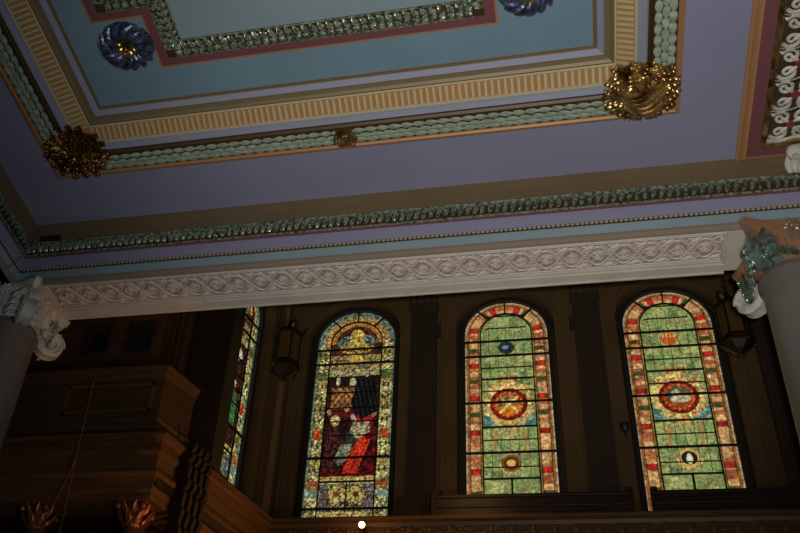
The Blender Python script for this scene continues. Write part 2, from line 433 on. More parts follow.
    if in_poly(x, z, [(-.18, 11.3), (.06, 11.3), (-.02, 10.95), (-.22, 10.78), (-.32, 10.95)]): return (140+40*n2, 152+30*n2, 118) if n2 > -.25 else (60, 70, 50)
    if in_poly(x, z, [(-.5, 11.8), (-.28, 11.75), (-.2, 11.2), (-.36, 10.7), (-.56, 10.7)]): return (96, 44, 40) if n2 > 0 else (40, 16, 18)
    if in_poly(x, z, [(-.42, 11.72), (-.3, 11.7), (-.28, 11.52), (-.4, 11.5)]): return (214, 200, 150)
    if in_poly(x, z, [(-.1, 11.6), (.1, 11.55), (.3, 11.28), (-.1, 11.32)]): return (52, 66, 50)
    if in_poly(x, z, [(.3, 12.0), (.56, 11.95), (.56, 10.6), (.3, 10.6)]): return (110, 18, 22) if n1+n2 > -.05 else (30, 10, 12)
    if z < 10.72: return (120, 26, 16) if n2 > 0 else (46, 12, 10)
    return (66, 26, 24) if n1+n2 > .1 else (24, 12, 14)

def side_window(x, z, variant):
    c = scene_window(x, z, 1)
    n2 = noise.noise(Vector((x*24, z*24, 6)))
    if abs(x) < R_*.66 and 10.52 < z < 13.05:
        if in_ell(x, z, .33, 11.95, .08, .12) < 1: return (235, 215, 160)
        if in_poly(x, z, [(.22, 11.8), (.5, 11.8), (.54, 11.0), (.2, 10.9)]): return (60, 120, 62) if x > .3 else (190, 200, 170)
        if in_poly(x, z, [(.0, 11.8), (.2, 11.8), (.18, 10.9), (.0, 10.9)]): return (196, 168, 110)
        if in_ell(x, z, .35, 12.75, .12, .15) < 1: return (205, 214, 190)
        return (120, 34, 22) if n2 > .22 else (26, 18, 16)
    return c
def make_window(name, tf, cx, fn, variant, scene, gain=1.0):
    root = empty(name, tf(cx, .12, ZB-.1)); root['kind'] = 'structure'
    d = .30
    NX, DZ = 104, .0172
    b = MB(); cols = []; idx = {}
    nz = int((ZS+R_-ZB)/DZ)
    def vert(i, j):
        if (i, j) in idx: return idx[i, j]
        x = -R_+2*R_*i/NX; z = ZB+j*DZ; zz = z
        if z > ZS:                                   # pull cells outside the arch onto it
            lim = math.sqrt(max(0, R_*R_-(z-ZS)**2)); x = max(-lim, min(lim, x))
        idx[i, j] = len(b.v); b.v.append(tf(cx+x, d, zz))
        c = fn(x, z, variant)
        if scene or abs(x) > BI or 11.55 < z < 12.8:
            vd = noise.voronoi(Vector((x*15, z*12, variant*3.7+.5)))[0]; k = min(1, (.45 if scene else .72)+(vd[1]-vd[0])*2.6)
            k *= .82+.36*random.Random(int((noise.voronoi(Vector((x*15, z*12, variant*3.7+.5)))[1][0].x)*1000)).random()
            c = [q*k for q in c]
        else: c = [q*1.0 for q in c]
        cols.append([min(1.0, g*gain) for g in lin([max(0, min(255, q)) for q in c])])
        return idx[i, j]
    for j in range(nz):
        for i in range(NX):
            x = -R_+2*R_*(i+.5)/NX; z = ZB+(j+.5)*DZ
            if z > ZS and math.hypot(x, z-ZS) > R_+.01: continue
            b.f.append((vert(i, j), vert(i+1, j), vert(i+1, j+1), vert(i, j+1))); b.mi.append(0)
    g = b.build('stained_glass', M['glass'], root)
    ca = g.data.color_attributes.new('pane', 'FLOAT_COLOR', 'POINT')
    for i, c in enumerate(cols): ca.data[i].color = (*c, 1)
    # lead cames and saddle bars, real bars in front of the glass
    b = MB()
    def bar(x0, z0, x1, z1, w=.024, dd=.0):
        p = Vector(tf(cx+x0, d-.03-dd, z0)); q = Vector(tf(cx+x1, d-.03-dd, z1)); t = (q-p)
        nrm = (Vector(tf(0, 1, 0))-Vector(tf(0, 0, 0))).normalized(); sd = t.normalized().cross(nrm)
        b.obox((p+q)/2, t/2, sd*w*.5, nrm*.018)
    bi = R_*(.66 if scene else .62)
    for s in (-1, 1): bar(s*bi, ZB, s*bi, ZS, .026)
    n = 20
    for i in range(n):
        a, c = PI*i/n, PI*(i+1)/n; bar(bi*math.cos(a), ZS+bi*math.sin(a), bi*math.cos(c), ZS+bi*math.sin(c), .026)
    for a in (PI*.27, PI*.5, PI*.73): bar(bi*math.cos(a), ZS+bi*math.sin(a), R_*math.cos(a), ZS+R_*math.sin(a), .03)
    if scene: full = (13.77, 13.37, 10.95, 9.77); inner = (12.6, 10.39, 11.85); fine = (12.2, 11.5)
    else: full = (13.76, 13.36, 12.16, 10.95); inner = (12.76, 11.56, 10.36); fine = (14.45, 14.12, 13.05, 12.45, 11.25, 10.62)
    for z in full: bar(-R_, z, R_, z, .042, .01)
    for z in inner: bar(-bi, z, bi, z, .03 if not (scene and z > 11) else .016)
    for z in fine: bar(-(bi if z < ZS else bi*.8), z, (bi if z < ZS else bi*.8), z, .011)
    if not scene:
        bar(0, ZB, 0, 10.36, .04)
        for x in (-.37, -.18, 0, .18, .37):
            for z0, z1 in ((10.36, 10.95), (10.95, 11.56), (12.76, 13.36), (13.36, 13.76), (13.76, 14.3)):
                if x == 0 and z0 in (10.36, 13.36): continue
                bar(x, z0, x, z1, .007)
    else:
        bar(0, 9.77, 0, 10.39, .022)
    b.build('leading', M['lead'], root)
    # timber frame ring
    b = MB(); A0 = arch(cx, R_, ZB, ZS); A1 = arch(cx, R_+.1, ZB-.1, ZS)
    vs = [tf(p[0], dd, p[1]) for dd in (d-.1, d+.06) for A in (A0, A1) for p in A]; L = len(A0)
    fs = []
    for i in range(L-1):
        fs += [(i, i+1, L+i+1, L+i), (2*L+i, 2*L+i+1, 3*L+i+1, 3*L+i), (i, i+1, 2*L+i+1, 2*L+i), (L+i, L+i+1, 3*L+i+1, 3*L+i)]
    b.add(vs, fs)
    k = tf(cx, d-.03, ZB-.05); ax = Vector(tf(1, 0, 0))-Vector(tf(0, 0, 0)); ay = Vector(tf(0, 1, 0))-Vector(tf(0, 0, 0))
    b.obox(k, ax*(R_+.1), ay*.1, (0, 0, .05)); b.build('window_frame', M['framedark'], root)
    # moulded architrave on the wall face, projecting towards the room
    b = MB()
    for r0, r1, dp in ((R_+RV, R_+RV+.10, .05), (R_+RV+.10, R_+RV+.24, .09), (R_+RV+.24, R_+RV+.31, .14)):
        A0 = arch(cx, r0, 8.6, ZS, 28); A1 = arch(cx, r1, 8.6, ZS, 28); L = len(A0)
        vs = [tf(p[0], dd, p[1]) for dd in (-dp, .0) for A in (A0, A1) for p in A]; fs = []
        for i in range(L-1):
            fs += [(i, i+1, L+i+1, L+i), (i, i+1, 2*L+i+1, 2*L+i), (L+i, L+i+1, 3*L+i+1, 3*L+i)]
        fs += [(0, L, 3*L, 2*L), (L-1, 2*L-1, 4*L-1, 3*L-1)]
        b.add(vs, fs)
    b.build('architrave', M['wall'], root)
    return root
make_window('window_1', tf_left, LW[0], side_window, 2, True)
make_window('window_2', tf_back, WX[0], scene_window, 0, True)
make_window('window_3', tf_back, WX[1], green_window, 0, False)
make_window('window_4', tf_back, WX[2], green_window, 1, False)

# impost moulding between the windows
tr = 0
def impost(x0, x1, tf, n):
    b = MB()
    for z0, z1, dp in ((ZS-.22, ZS-.12, .06), (ZS-.12, ZS-.04, .12), (ZS-.04, ZS+.02, .17)):
        p = [tf(x, d, z) for x in (x0, x1) for d in (-dp, .0) for z in (z0, z1)]
        b.add(p, [(0, 1, 3, 2), (4, 6, 7, 5), (0, 4, 5, 1), (2, 3, 7, 6), (0, 2, 6, 4), (1, 5, 7, 3)])
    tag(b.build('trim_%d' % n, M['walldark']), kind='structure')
EDGE = R_+RV+.31
impost(WC.x+.01, WX[0]-EDGE, tf_back, 1); impost(WX[0]+EDGE, WX[1]-EDGE, tf_back, 2)
impost(WX[1]+EDGE, WX[2]-EDGE, tf_back, 3); impost(WX[2]+EDGE, 6.5, tf_back, 4)

# fluted pilasters on the window wall
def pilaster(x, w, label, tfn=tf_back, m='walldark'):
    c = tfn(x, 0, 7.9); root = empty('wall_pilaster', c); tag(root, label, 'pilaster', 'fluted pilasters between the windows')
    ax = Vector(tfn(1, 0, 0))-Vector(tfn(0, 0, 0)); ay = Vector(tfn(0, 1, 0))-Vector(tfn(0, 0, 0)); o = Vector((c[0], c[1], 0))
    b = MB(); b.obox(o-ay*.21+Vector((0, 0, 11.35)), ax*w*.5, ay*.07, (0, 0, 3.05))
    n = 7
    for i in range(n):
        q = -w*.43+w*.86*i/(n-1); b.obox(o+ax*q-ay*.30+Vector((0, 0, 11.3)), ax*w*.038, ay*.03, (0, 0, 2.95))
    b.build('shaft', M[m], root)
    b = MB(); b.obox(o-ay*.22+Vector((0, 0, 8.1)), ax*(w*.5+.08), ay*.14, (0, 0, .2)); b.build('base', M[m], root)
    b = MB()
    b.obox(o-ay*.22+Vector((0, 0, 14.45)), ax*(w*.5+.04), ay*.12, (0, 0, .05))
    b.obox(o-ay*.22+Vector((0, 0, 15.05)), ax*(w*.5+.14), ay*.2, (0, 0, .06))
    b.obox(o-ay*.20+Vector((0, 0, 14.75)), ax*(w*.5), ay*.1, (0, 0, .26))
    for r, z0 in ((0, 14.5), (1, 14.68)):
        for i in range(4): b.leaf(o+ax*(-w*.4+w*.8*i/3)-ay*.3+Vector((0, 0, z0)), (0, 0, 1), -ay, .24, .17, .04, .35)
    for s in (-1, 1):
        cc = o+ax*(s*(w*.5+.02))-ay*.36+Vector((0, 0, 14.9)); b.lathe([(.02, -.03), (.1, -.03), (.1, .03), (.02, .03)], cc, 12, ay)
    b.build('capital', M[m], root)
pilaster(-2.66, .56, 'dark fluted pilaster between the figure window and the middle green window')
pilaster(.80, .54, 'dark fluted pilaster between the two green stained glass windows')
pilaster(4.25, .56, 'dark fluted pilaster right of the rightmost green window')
# plain corner strips by the slanting wall
def strip(x, w, z1, tfn, lab, m, dp=.16):
    b = MB(); ax = Vector(tfn(1, 0, 0))-Vector(tfn(0, 0, 0)); ay = Vector(tfn(0, 1, 0))-Vector(tfn(0, 0, 0)); o = Vector(tfn(x, 0, 0))
    b.obox(o-ay*dp*.5+Vector((0, 0, (8+z1)/2)), ax*w*.5, ay*dp*.5, (0, 0, (z1-8)/2)); b.obox(o-ay*(dp+.02)+Vector((0, 0, (8+z1)/2)), ax*w*.25, ay*.04, (0, 0, (z1-8)/2-.3))
    tag(b.build('corner_strip', M[m], bevel=.01), lab, 'pilaster')
strip(-.13, .20, 15.4, tf_left, 'tan plain corner strip just right of the obliquely seen window', 'walltan', .12)
# ---------------------------------------------------------------- the coffered ceiling panel
PX = [(FX0, FY0), (FX1, FY0), (FX1, FY1), (FX0, FY1)]     # counter-clockwise: left of path = inside
cp = empty('ceiling_panel', ((FX0+FX1)/2, (FY0+FY1)/2, H))
tag(cp, 'large recessed ceiling panel of blue fields inside gilt and leaf-carved frames', 'ceiling panel')
def frame(nm, prof, m): b = MB(); b.sweep(PX, prof, True); return b.build(nm, M[m], cp)
def zz(o): return H+.30*max(0, min(1, (o-.1)/1.0))
frame('orange_fillet', [(-.01, H+.02), (-.01, H-.03), (.05, H-.05), (.075, H-.02), (.075, H+.03)], 'orange')
frame('garland_ground', [(.07, H+.05), (.07, H), (.10, H-.01), (.39, H+.02), (.42, H-.01), (.455, H+.02), (.455, H+.08)], 'darkground')
frame('grey_lilac_moulding', [(.45, H+.12), (.45, H+.05), (.48, H+.03), (.54, H+.06), (.595, H+.08), (.595, H+.14)], 'lilac')
frame('ochre_band', [(.59, H+.20), (.59, H+.09), (.61, H+.09), (.63, H+.105), (.85, H+.19), (.885, H+.19), (.885, H+.26)], 'ochre')
frame('olive_fillet', [(.88, H+.3), (.88, H+.195), (.91, H+.18), (.95, H+.21), (1.015, H+.225), (1.015, H+.3)], 'olive')
frame('inner_lilac_moulding', [(1.01, H+.33), (1.01, H+.24), (1.03, H+.225), (1.11, H+.27), (1.125, H+.33)], 'lilac')
frame('inner_gold_fillet', [(1.12, H+.33), (1.12, H+.275), (1.135, H+.265), (1.16, H+.27), (1.165, H+.33)], 'oldgold')
# ribs of the ochre band
b = MB()
z1, z2 = H+.105, H+.19
def ribs(p, q, inn, n):
    p, q, inn = Vector((*p, 0)), Vector((*q, 0)), Vector((*inn, 0)).normalized()
    t = (q-p)/n; tn = t.normalized()
    for i in range(n):
        c = p+t*(i+.5); a = c+inn*.63; e = c+inn*.85
        a.z = z1-.012; e.z = z2-.012
        d = (e-a)/2; b.obox((a+e)/2, d, tn*.019, d.cross(tn).normalized()*.014)
ribs((FX0+.85, FY1), (FX1-.85, FY1), (0, -1), 86); ribs((FX0, FY0+.9), (FX0, FY1-.85), (1, 0), 86); ribs((FX1, FY0+.9), (FX1, FY1-.85), (-1, 0), 86)
ribs((FX0+.9, FY0), (FX1-.9, FY0), (0, 1), 86)
b.sweep(PX, [(.593, H+.084), (.593, H+.07), (.625, H+.08), (.625, H+.095)], True); b.sweep(PX, [(.86, H+.19), (.86, H+.17), (.885, H+.18), (.885, H+.2)], True)
b.build('cream_ribs', M['cream'], cp)
# bay-leaf garland: three rows of overlapping leaves running away from the middle ribbon
b = MB(); R0 = random.Random(3)
def garland(p, q, inn, both=True):
    p, q, inn = Vector((*p, 0)), Vector((*q, 0)), Vector((*inn, 0)).normalized()
    L = (q-p).length; t = (q-p).normalized(); n = int(L/.185)
    for i in range(n):
        s = (i+.5)*L/n; d = t if s > L/2 else -t
        for r, oo in enumerate((.14, .235, .33)):
            c = p+t*(s+(.09 if r == 1 else 0)*(1 if s > L/2 else -1))+inn*oo-d*.10; c.z = H-.005-.015*(r == 1)
            b.leaf(c, d, (0, 0, -1), .205, .104, .016, .05, segs=6)
garland((FX0+.85, FY1), (FX1-.85, FY1), (0, -1)); garland((FX0, FY0+.85), (FX0, FY1-.85), (1, 0)); garland((FX1, FY0+.85), (FX1, FY1-.85), (-1, 0))
b.build('leaf_garland', M['leafgreen'], cp, smooth=True)
# gilt ribbon tied round the middle of the garland
b = MB()
for k in range(5):
    a = -.1+.05*k
    b.tube([(-2.87+a+.10*math.sin(t*PI), FY1-.07-.34*t, H-.05-.04*math.sin(t*PI)) for t in [i/8 for i in range(9)]], .022, 6)
    b.tube([(-2.87+a+.05-.10*math.sin(t*PI), FY1-.07-.34*t, H-.055-.04*math.sin(t*PI)) for t in [i/8 for i in range(9)]], .018, 6)
b.build('gilt_ribbon', M['gold'], cp, smooth=True)
# blue field with the keyed strap; the inner field sits in the same plane
IX0, IX1, IY0, IY1 = FX0+1.15, FX1-1.15, FY0+1.15, FY1-1.15
b = MB(); b.box(IX0-.05, IX1+.05, IY0-.05, IY1+.05, H+.30, H+.36); b.build('blue_field', M['blue'], cp)
ox0, ox1, oy1, oy0 = -5.46, -.36, 8.86, IY0+.75
nx, ny = .80, .95
key = [(ox0, oy0), (ox1, oy0), (ox1, oy0+ny), (ox1+nx, oy0+ny), (ox1+nx, oy1-ny), (ox1, oy1-ny), (ox1, oy1), (ox0, oy1), (ox0, oy1-ny), (ox0-nx, oy1-ny), (ox0-nx, oy0+ny), (ox0, oy0+ny)]
Z = H+.30
def kframe(nm, prof, m): b = MB(); b.sweep(key, prof, True); b.build(nm, M[m], cp)
kframe('strap_gold_edge', [(-.0, Z+.01), (-.0, Z-.012), (.03, Z-.012), (.03, Z+.01)], 'orange')
kframe('strap_maroon_band', [(.028, Z+.01), (.028, Z-.010), (.18, Z-.010), (.18, Z+.01)], 'maroon')
kframe('strap_garland_ground', [(.178, Z+.01), (.178, Z-.02), (.20, Z-.035), (.45, Z-.035), (.47, Z-.02), (.47, Z+.01)], 'darkground')
b = MB(); P = [Vector((p[0], p[1])) for p in key]; off = []
for i in range(len(P)):
    n0 = P[i]-P[i-1]; n1 = P[(i+1) % len(P)]-P[i]; n0 = Vector((-n0.y, n0.x)).normalized(); n1 = Vector((-n1.y, n1.x)).normalized()
    off.append(P[i]+(n0+n1)*.46)
b.add([(p.x, p.y, Z-.006) for p in off]+[(p.x, p.y, Z+.02) for p in off], [tuple(range(12)), tuple(range(12, 24))]+[(i, (i+1) % 12, 12+(i+1) % 12, 12+i) for i in range(12)])
b.build('pale_blue_field', M['paleblue'], cp)
b = MB(); mid = []
for i in range(len(P)):
    n0 = P[i]-P[i-1]; n1 = P[(i+1) % len(P)]-P[i]; n0 = Vector((-n0.y, n0.x)).normalized(); n1 = Vector((-n1.y, n1.x)).normalized()
    mid.append((P[i]+(n0+n1)*.325, n0, n1))
for i in range(12):
    p, q = mid[i][0], mid[(i+1) % 12][0]; t = (q-p).normalized(); inn = Vector((-t.y, t.x)); L = (q-p).length
    n = max(2, round(L/.125))
    for k in range(n):
        c = p+t*(L*(k+.3)/n)
        for s in (-1, 1):
            b.leaf((c.x+inn.x*s*.005, c.y+inn.y*s*.005, Z-.035), (t.x*.55+inn.x*s, t.y*.55+inn.y*s, 0), (0, 0, -1), .15, .125, .04, .05, notch=.3, segs=5)
        b.ball((c.x, c.y, Z-.06), .03, 6, 4)
    for s in (-1, 1):
        b.tube([(p.x+inn.x*s*.142, p.y+inn.y*s*.142, Z-.035), (q.x+inn.x*s*.142, q.y+inn.y*s*.142, Z-.035)], .012, 6)
b.build('strap_leaf_carving', M['glossgreen'], cp, smooth=True)

# ---------------------------------------------------------------- rosettes and corner ornaments
def rosette(x, y, r, label):
    root = empty('ceiling_rosette', (x, y, Z)); tag(root, label, 'rosette', 'dark blue rosettes on the ceiling panel')
    b = MB(); b.lathe([(.03, -.02), (r*.9, -.02), (r*.95, -.05), (r*.7, -.10), (r*.3, -.11), (.02, -.10)], (x, y, Z+.02), 28)
    n = 14
    for i in range(n):
        a = 2*PI*i/n; pts = []; rr = []
        for k in range(9):
            t = k/8; q = a+.75*t; ra = r*(.33+.62*t)
            pts.append((x+ra*math.cos(q), y+ra*math.sin(q), Z-.09-.09*math.sin(PI*(.15+.8*t)))); rr.append(r*(.05+.085*math.sin(PI*(.1+.8*t))))
        b.tube(pts, rr, 8)
    b.build('whorled_petals', M['bluemetal'], root, smooth=True)
    b = MB(); b.ball((x, y, Z-.17), r*.12, 12, 8)
    for ring, m, ln in ((.06, 7, .15), (.14, 9, .14)):
        for i in range(m):
            a = 2*PI*i/m+ring*5; d = (math.cos(a), math.sin(a), .1); b.leaf((x+d[0]*ring*.8, y+d[1]*ring*.8, Z-.14), d, (0, 0, -1), ln, .1, .035, .15)
    b.build('gilt_flower', M['gold'], root, smooth=True)
    return root
rosette(-5.82, 8.33, .43, 'round dark blue rosette with gilt flower at the left end of the blue ceiling field')
rosette(.08, 8.32, .41, 'dark blue rosette cut by the picture top, right end of the blue field')

def acanthus(b, base, d, nrm, ln, wd, curl, tip):
    """ribbed leaf: midrib tube, side lobes"""
    base, d, nrm = Vector(base), Vector(d).normalized(), Vector(nrm).normalized(); sd = d.cross(nrm).normalized()
    b.leaf(base, d, nrm, ln, wd, .06, curl, notch=.16, segs=9)
    pts = []; rr = []
    for k in range(8):
        t = k/7; pts.append(base+d*ln*t+nrm*(.05+curl*ln*t*t+.02)); rr.append(.022*(1-t)+.007)
    b.tube(pts, rr, 6)
    for s in (-1, 1):
        for k in range(3):
            t = .2+.25*k; c = base+d*ln*t+nrm*(.03+curl*ln*t*t)
            b.leaf(c, d*.8+sd*s*.8, nrm, wd*.5, wd*.36, .04, .0, segs=4)
def corner(x, y, sx, label, seed, radial):
    root = empty('corner_ornament', (x, y, H)); tag(root, label, 'ornament', 'gilt acanthus ornaments on the frame corners')
    R1 = random.Random(seed); b = MB()
    cx, cy = x+sx*.52, y-.50
    b.lathe([(.02, 0), (.44, 0), (.44, -.06), (.25, -.13), (.02, -.16)], (cx, cy, H+.05), 16)
    if radial:
        for ring, n, ln, wd in ((.05, 9, .30, .16), (.18, 14, .34, .17), (.30, 17, .28, .16)):
            for i in range(n):
                a = 2*PI*(i+.5*R1.random())/n; k = 1/max(abs(math.cos(a)), abs(math.sin(a)))**.6
                d = (math.cos(a), math.sin(a), 0); acanthus(b, (cx+d[0]*ring, cy+d[1]*ring, H-.05+.10*(ring > .2)), d, (d[0]*.2, d[1]*.2, -1), ln*k*.95, wd, .10*R1.uniform(-.5, 1.5), 0)
    else:
        for ring, n, ln, wd, tw in ((.08, 7, .32, .26, .9), (.18, 9, .32, .28, .7), (.25, 13, .27, .24, .4)):
            for i in range(n):
                a = 2*PI*(i+.3*R1.random())/n; q = Vector((math.cos(a), math.sin(a), 0)); k = 1/max(abs(q.x), abs(q.y))**.7
                d = Vector((math.cos(a+tw), math.sin(a+tw), 0)); acanthus(b, (cx+q.x*ring*k, cy+q.y*ring*k, H-.12+.35*ring), d, (q.x*.3, q.y*.3, -1), ln*(.75+.25*k), wd, .06*R1.uniform(-1, 2), 0)
        # a few long smooth fronds sweep over the top
        for i in range(5):
            w = -.14+.07*i; pts = []; rr = []
            for k in range(12):
                t = k/11; pts.append((cx-.30+.62*t+w*.5, cy+.02+w*1.2+.22*math.sin(PI*t*.9)-.25*t, H-.17-.07*math.sin(PI*t))); rr.append(.052*math.sin(PI*(.1+.85*t))+.004)
            b.tube(pts, rr, 7)
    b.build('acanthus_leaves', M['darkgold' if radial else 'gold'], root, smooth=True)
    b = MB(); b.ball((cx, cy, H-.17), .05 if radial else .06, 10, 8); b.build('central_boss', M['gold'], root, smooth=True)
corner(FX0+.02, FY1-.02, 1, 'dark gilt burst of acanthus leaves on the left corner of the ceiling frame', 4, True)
corner(FX1-.02, FY1-.02, -1, 'bright gilt curling acanthus cluster on the right corner of the ceiling frame', 9, False)

# ---------------------------------------------------------------- entablature round the bay
EP = [(8.0, YB), (XL, YB), (XL, -5.5)]       # left of this path = into the room (towards -y / +x)
en = empty('entablature', (XL, YB, 10.6))
tag(en, 'painted entablature with brown cove, mauve and pale blue bands above the carved beam', 'entablature')
def ent(nm, prof, m): b = MB(); b.sweep(EP, prof); return b.build(nm, M[m], en)
ent('brown_cove', [(-.3, H+.01), (.02, H-.0), (.0, H-.2), (.0, 11.50), (-.3, 11.50)], 'brown')
ent('leaf_ground', [(-.3, 11.5), (.03, 11.5), (.03, 11.225), (-.3, 11.225)], 'darkground')
ent('maroon_line', [(-.3, 11.23), (.03, 11.23), (.04, 11.222), (.04, 11.198), (-.3, 11.198)], 'maroon')
ent('mauve_frieze', [(-.3, 11.2), (.01, 11.2), (.01, 10.94), (-.3, 10.94)], 'frieze')
ent('bead_ground', [(-.3, 10.945), (.02, 10.945), (.02, 10.885), (-.3, 10.885)], 'darkground')
ent('pale_blue_fascia', [(-.3, 10.89), (.0, 10.89), (.0, 10.70), (-.3, 10.70)], 'skyblue')
ent('taupe_edge', [(-.3, 10.70), (.01, 10.70), (.01, 10.66), (-.01, 10.60), (-.05, 10.59), (-.05, 10.72)], 'tan')
b = MB()
def leafrow(p, q, inn, m, step):
    p, q, inn = Vector(p), Vector(q), Vector(inn); t = (q-p).normalized(); L = (q-p).length; n = int(L/step)
    for i in range(n):
        c = p+t*(L*(i+.5)/n)
        b.leaf(c+inn*.04+Vector((0, 0, 11.47)), Vector((0, 0, -1))+inn*.12+t*.35, inn, .24, step*.78, .05, .12, notch=.2, segs=5)
        b.leaf(c+inn*.05+t*step*.5+Vector((0, 0, 11.28)), Vector((0, 0, 1))-t*.3, inn, .17, step*.5, .04, .15, segs=4)
leafrow((7.9, YB, 0), (XL+.06, YB, 0), (0, -1, 0), 0, .115); leafrow((XL, YB-.1, 0), (XL, 3.5, 0), (1, 0, 0), 0, .115)
b.sweep(EP, [(.0, 11.51), (.08, 11.51), (.08, 11.475), (.02, 11.46)]); b.sweep(EP, [(.02, 11.255), (.06, 11.25), (.06, 11.225), (.02, 11.22)])
b.build('leaf_moulding', M['glossgreen'], en, smooth=True)
b = MB()
for i in range(235):
    b.ball((7.8-i*.0705, YB-.03, 10.915), .027, 6, 4, sx=1.15)
for i in range(100): b.ball((XL+.03, YB-.06-i*.0705, 10.915), .027, 6, 4, sy=1.15)
b.build('gilt_beads', M['beadgold'], en, smooth=True)

# the carved beam soffit between the two columns
SX0, SX1 = -8.30, 2.62
bm_ = empty('carved_beam', ((SX0+SX1)/2, 12.2, 10.56)); tag(bm_, 'long off-white beam with scroll-carved underside spanning between the two capitals', 'beam')
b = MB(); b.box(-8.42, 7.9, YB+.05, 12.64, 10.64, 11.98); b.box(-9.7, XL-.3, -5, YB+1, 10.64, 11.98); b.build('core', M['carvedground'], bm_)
rect = [(SX0-.1, YB+.05), (SX1, YB+.05), (SX1, 12.64), (SX0-.1, 12.64)]
b = MB(); b.sweep(rect, [(0, 10.66), (0, 10.585), (.03, 10.575), (.05, 10.60), (.07, 10.64), (.07, 10.66)], True)
b.box(SX0-.12, SX1, 12.41, 12.46, 10.60, 10.66); b.box(SX0-.12, SX1, 12.46, 12.62, 10.57, 10.66); b.box(SX0-.12, SX1, 12.62, 12.66, 10.55, 10.66)
b.box(SX0-.12, SX0+.08, YB+.06, 12.62, 10.58, 10.66); b.box(SX1-.02, 3.0, YB+.06, 12.64, 10.595, 10.66)
b.build('plain_moulding', M['offwhite'], bm_, bevel=.008)
b = MB(); y0, y1 = YB+.14, 12.40; ym = (y0+y1)/2; hh = (y1-y0)/2-.02; per = .38; zt = 10.635
x = SX0+.15; n = int((SX1-SX0-.25)/per); per = (SX1-SX0-.25)/n
for ph in (0, 1):
    b.tube([(x+per*n*i/(n*14), ym+hh*.78*math.sin(2*PI*i/28+PI*ph), zt) for i in range(n*14+1)], .02, 5)
b.tube([(x+per*n*i/(n*14), ym+hh*.9*math.sin(2*PI*i/14+.6), zt) for i in range(n*14+1)], .013, 5)
for i in range(n):
    c = x+per*(i+.5); s = 1 if i % 2 == 0 else -1
    for q in (-1, 1):
        b.tube([(c+q*(.02+.13*(1-t*.85)*math.cos(t*8.5))-q*.02, ym+s*q*.02+.105*(1-t*.8)*math.sin(t*8.5)*s, zt) for t in [k/20 for k in range(21)]], .016, 5)
        b.leaf((c+q*.05, ym+q*hh*.9, zt), (q*1, -q*.45, 0), (0, 0, -1), .2, .08, .03, segs=4)
        b.leaf((c-q*.2, ym+q*hh*.55, zt), (-q*.6, q*.8, 0), (0, 0, -1), .13, .07, .03, segs=4)
    for q in (-1, 1): b.tube([(c+per*.5+.07*math.cos(a), ym+q*hh*.62+.06*math.sin(a), zt) for a in [k*PI/5 for k in range(10)]], .014, 5, True)
b.tube([(SX0+.12, y0+.01, zt), (SX1-.02, y0+.01, zt)], .014, 5); b.tube([(SX0+.12, y1-.01, zt), (SX1-.02, y1-.01, zt)], .014, 5)
b.build('scroll_carving', M['carved'], bm_, smooth=True)

# vent in the cove
b = MB(); vx, vy, vz = -8.50, YB, 11.53
b.box(-8.60, -8.22, YB-.03, YB+.0, 11.60, 11.70)
for k in range(4): b.box(-8.58, -8.24, YB-.04, YB-.03, 11.612+.022*k, 11.622+.022*k)
tag(b.build('cove_vent', M['grille'], bevel=.004), 'small dark slotted vent in the brown cove near its left corner', 'vent')

# ---------------------------------------------------------------- right ceiling rib with filigree panel
rb = empty('ceiling_rib', (4.2, 6, 11.86)); tag(rb, 'pink and gilt framed ceiling rib with cream filigree carving at the right edge', 'ceiling rib')
RY = 11.66; RP = [(XR+.04, RY), (5.6, RY), (5.6, -5), (XR+.04, -5)]
RP = [(XR+.04, -5), (5.6, -5), (5.6, RY), (XR+.04, RY)]
def rib(nm, prof, m): b = MB(); b.sweep(RP, prof, True); b.build(nm, M[m], rb)
zr = 11.93
rib('orange_moulding', [(-.10, 12.0), (-.10, 11.97), (-.05, 11.955), (-.03, 11.975), (.0, 11.94), (.04, 11.93), (.04, 12.0)], 'orange')
rib('maroon_band', [(.038, 12.0), (.038, 11.94), (.22, 11.94), (.22, 12.0)], 'maroon')
rib('gilt_moulding', [(.218, 12.0), (.218, 11.92), (.25, 11.91), (.29, 11.93), (.33, 11.97), (.33, 12.0)], 'gold')
b = MB(); b.box(XR+.3, 5.3, -4.7, RY-.28, 11.975, 12.02); b.build('panel_ground', M['darkground'], rb)
b = MB(); gx0 = XR+.34; zf = 11.955
for i in range(9):
    cy = RY-.62-i*.56
    for col in range(3):
        cx = gx0+.30+col*.66
        for q in (-1, 1):
            for w in (-1, 1):
                sx_, sy_ = cx+q*.15, cy+w*.14
                b.tube([(sx_+q*.13*(1-t*.8)*math.cos(t*8+.5), sy_+w*.13*(1-t*.8)*math.sin(t*8+.5), zf) for t in [k/18 for k in range(19)]], [.032-.012*k/18 for k in range(19)], 6)
                b.leaf((cx+q*.04, cy+w*.05, zf), (q, w, 0), (0, 0, -1), .17, .075, .03, segs=4)
        for w in (-1, 1):
            b.tube([(cx-.3+.6*t, cy+w*.28+.035*math.sin(t*2*PI), zf) for t in [k/10 for k in range(11)]], .024, 6)
        b.leaf((cx+.33, cy-.09, zf), (0, 1, 0), (0, 0, -1), .2, .08, .03, segs=4)
b.build('filigree_carving', M['whiteplaster'], rb, smooth=True)
for i in range(5):
    for col in range(1):
        cx, cy = gx0+.30+col*.66, RY-.62-i*.56
        b = MB(); b.lathe([(.01, -.02), (.035, -.03), (.065, -.02), (.07, .01)], (cx, cy, zf), 12); b.build('red_rosette', M['redglaze'], rb, smooth=True)
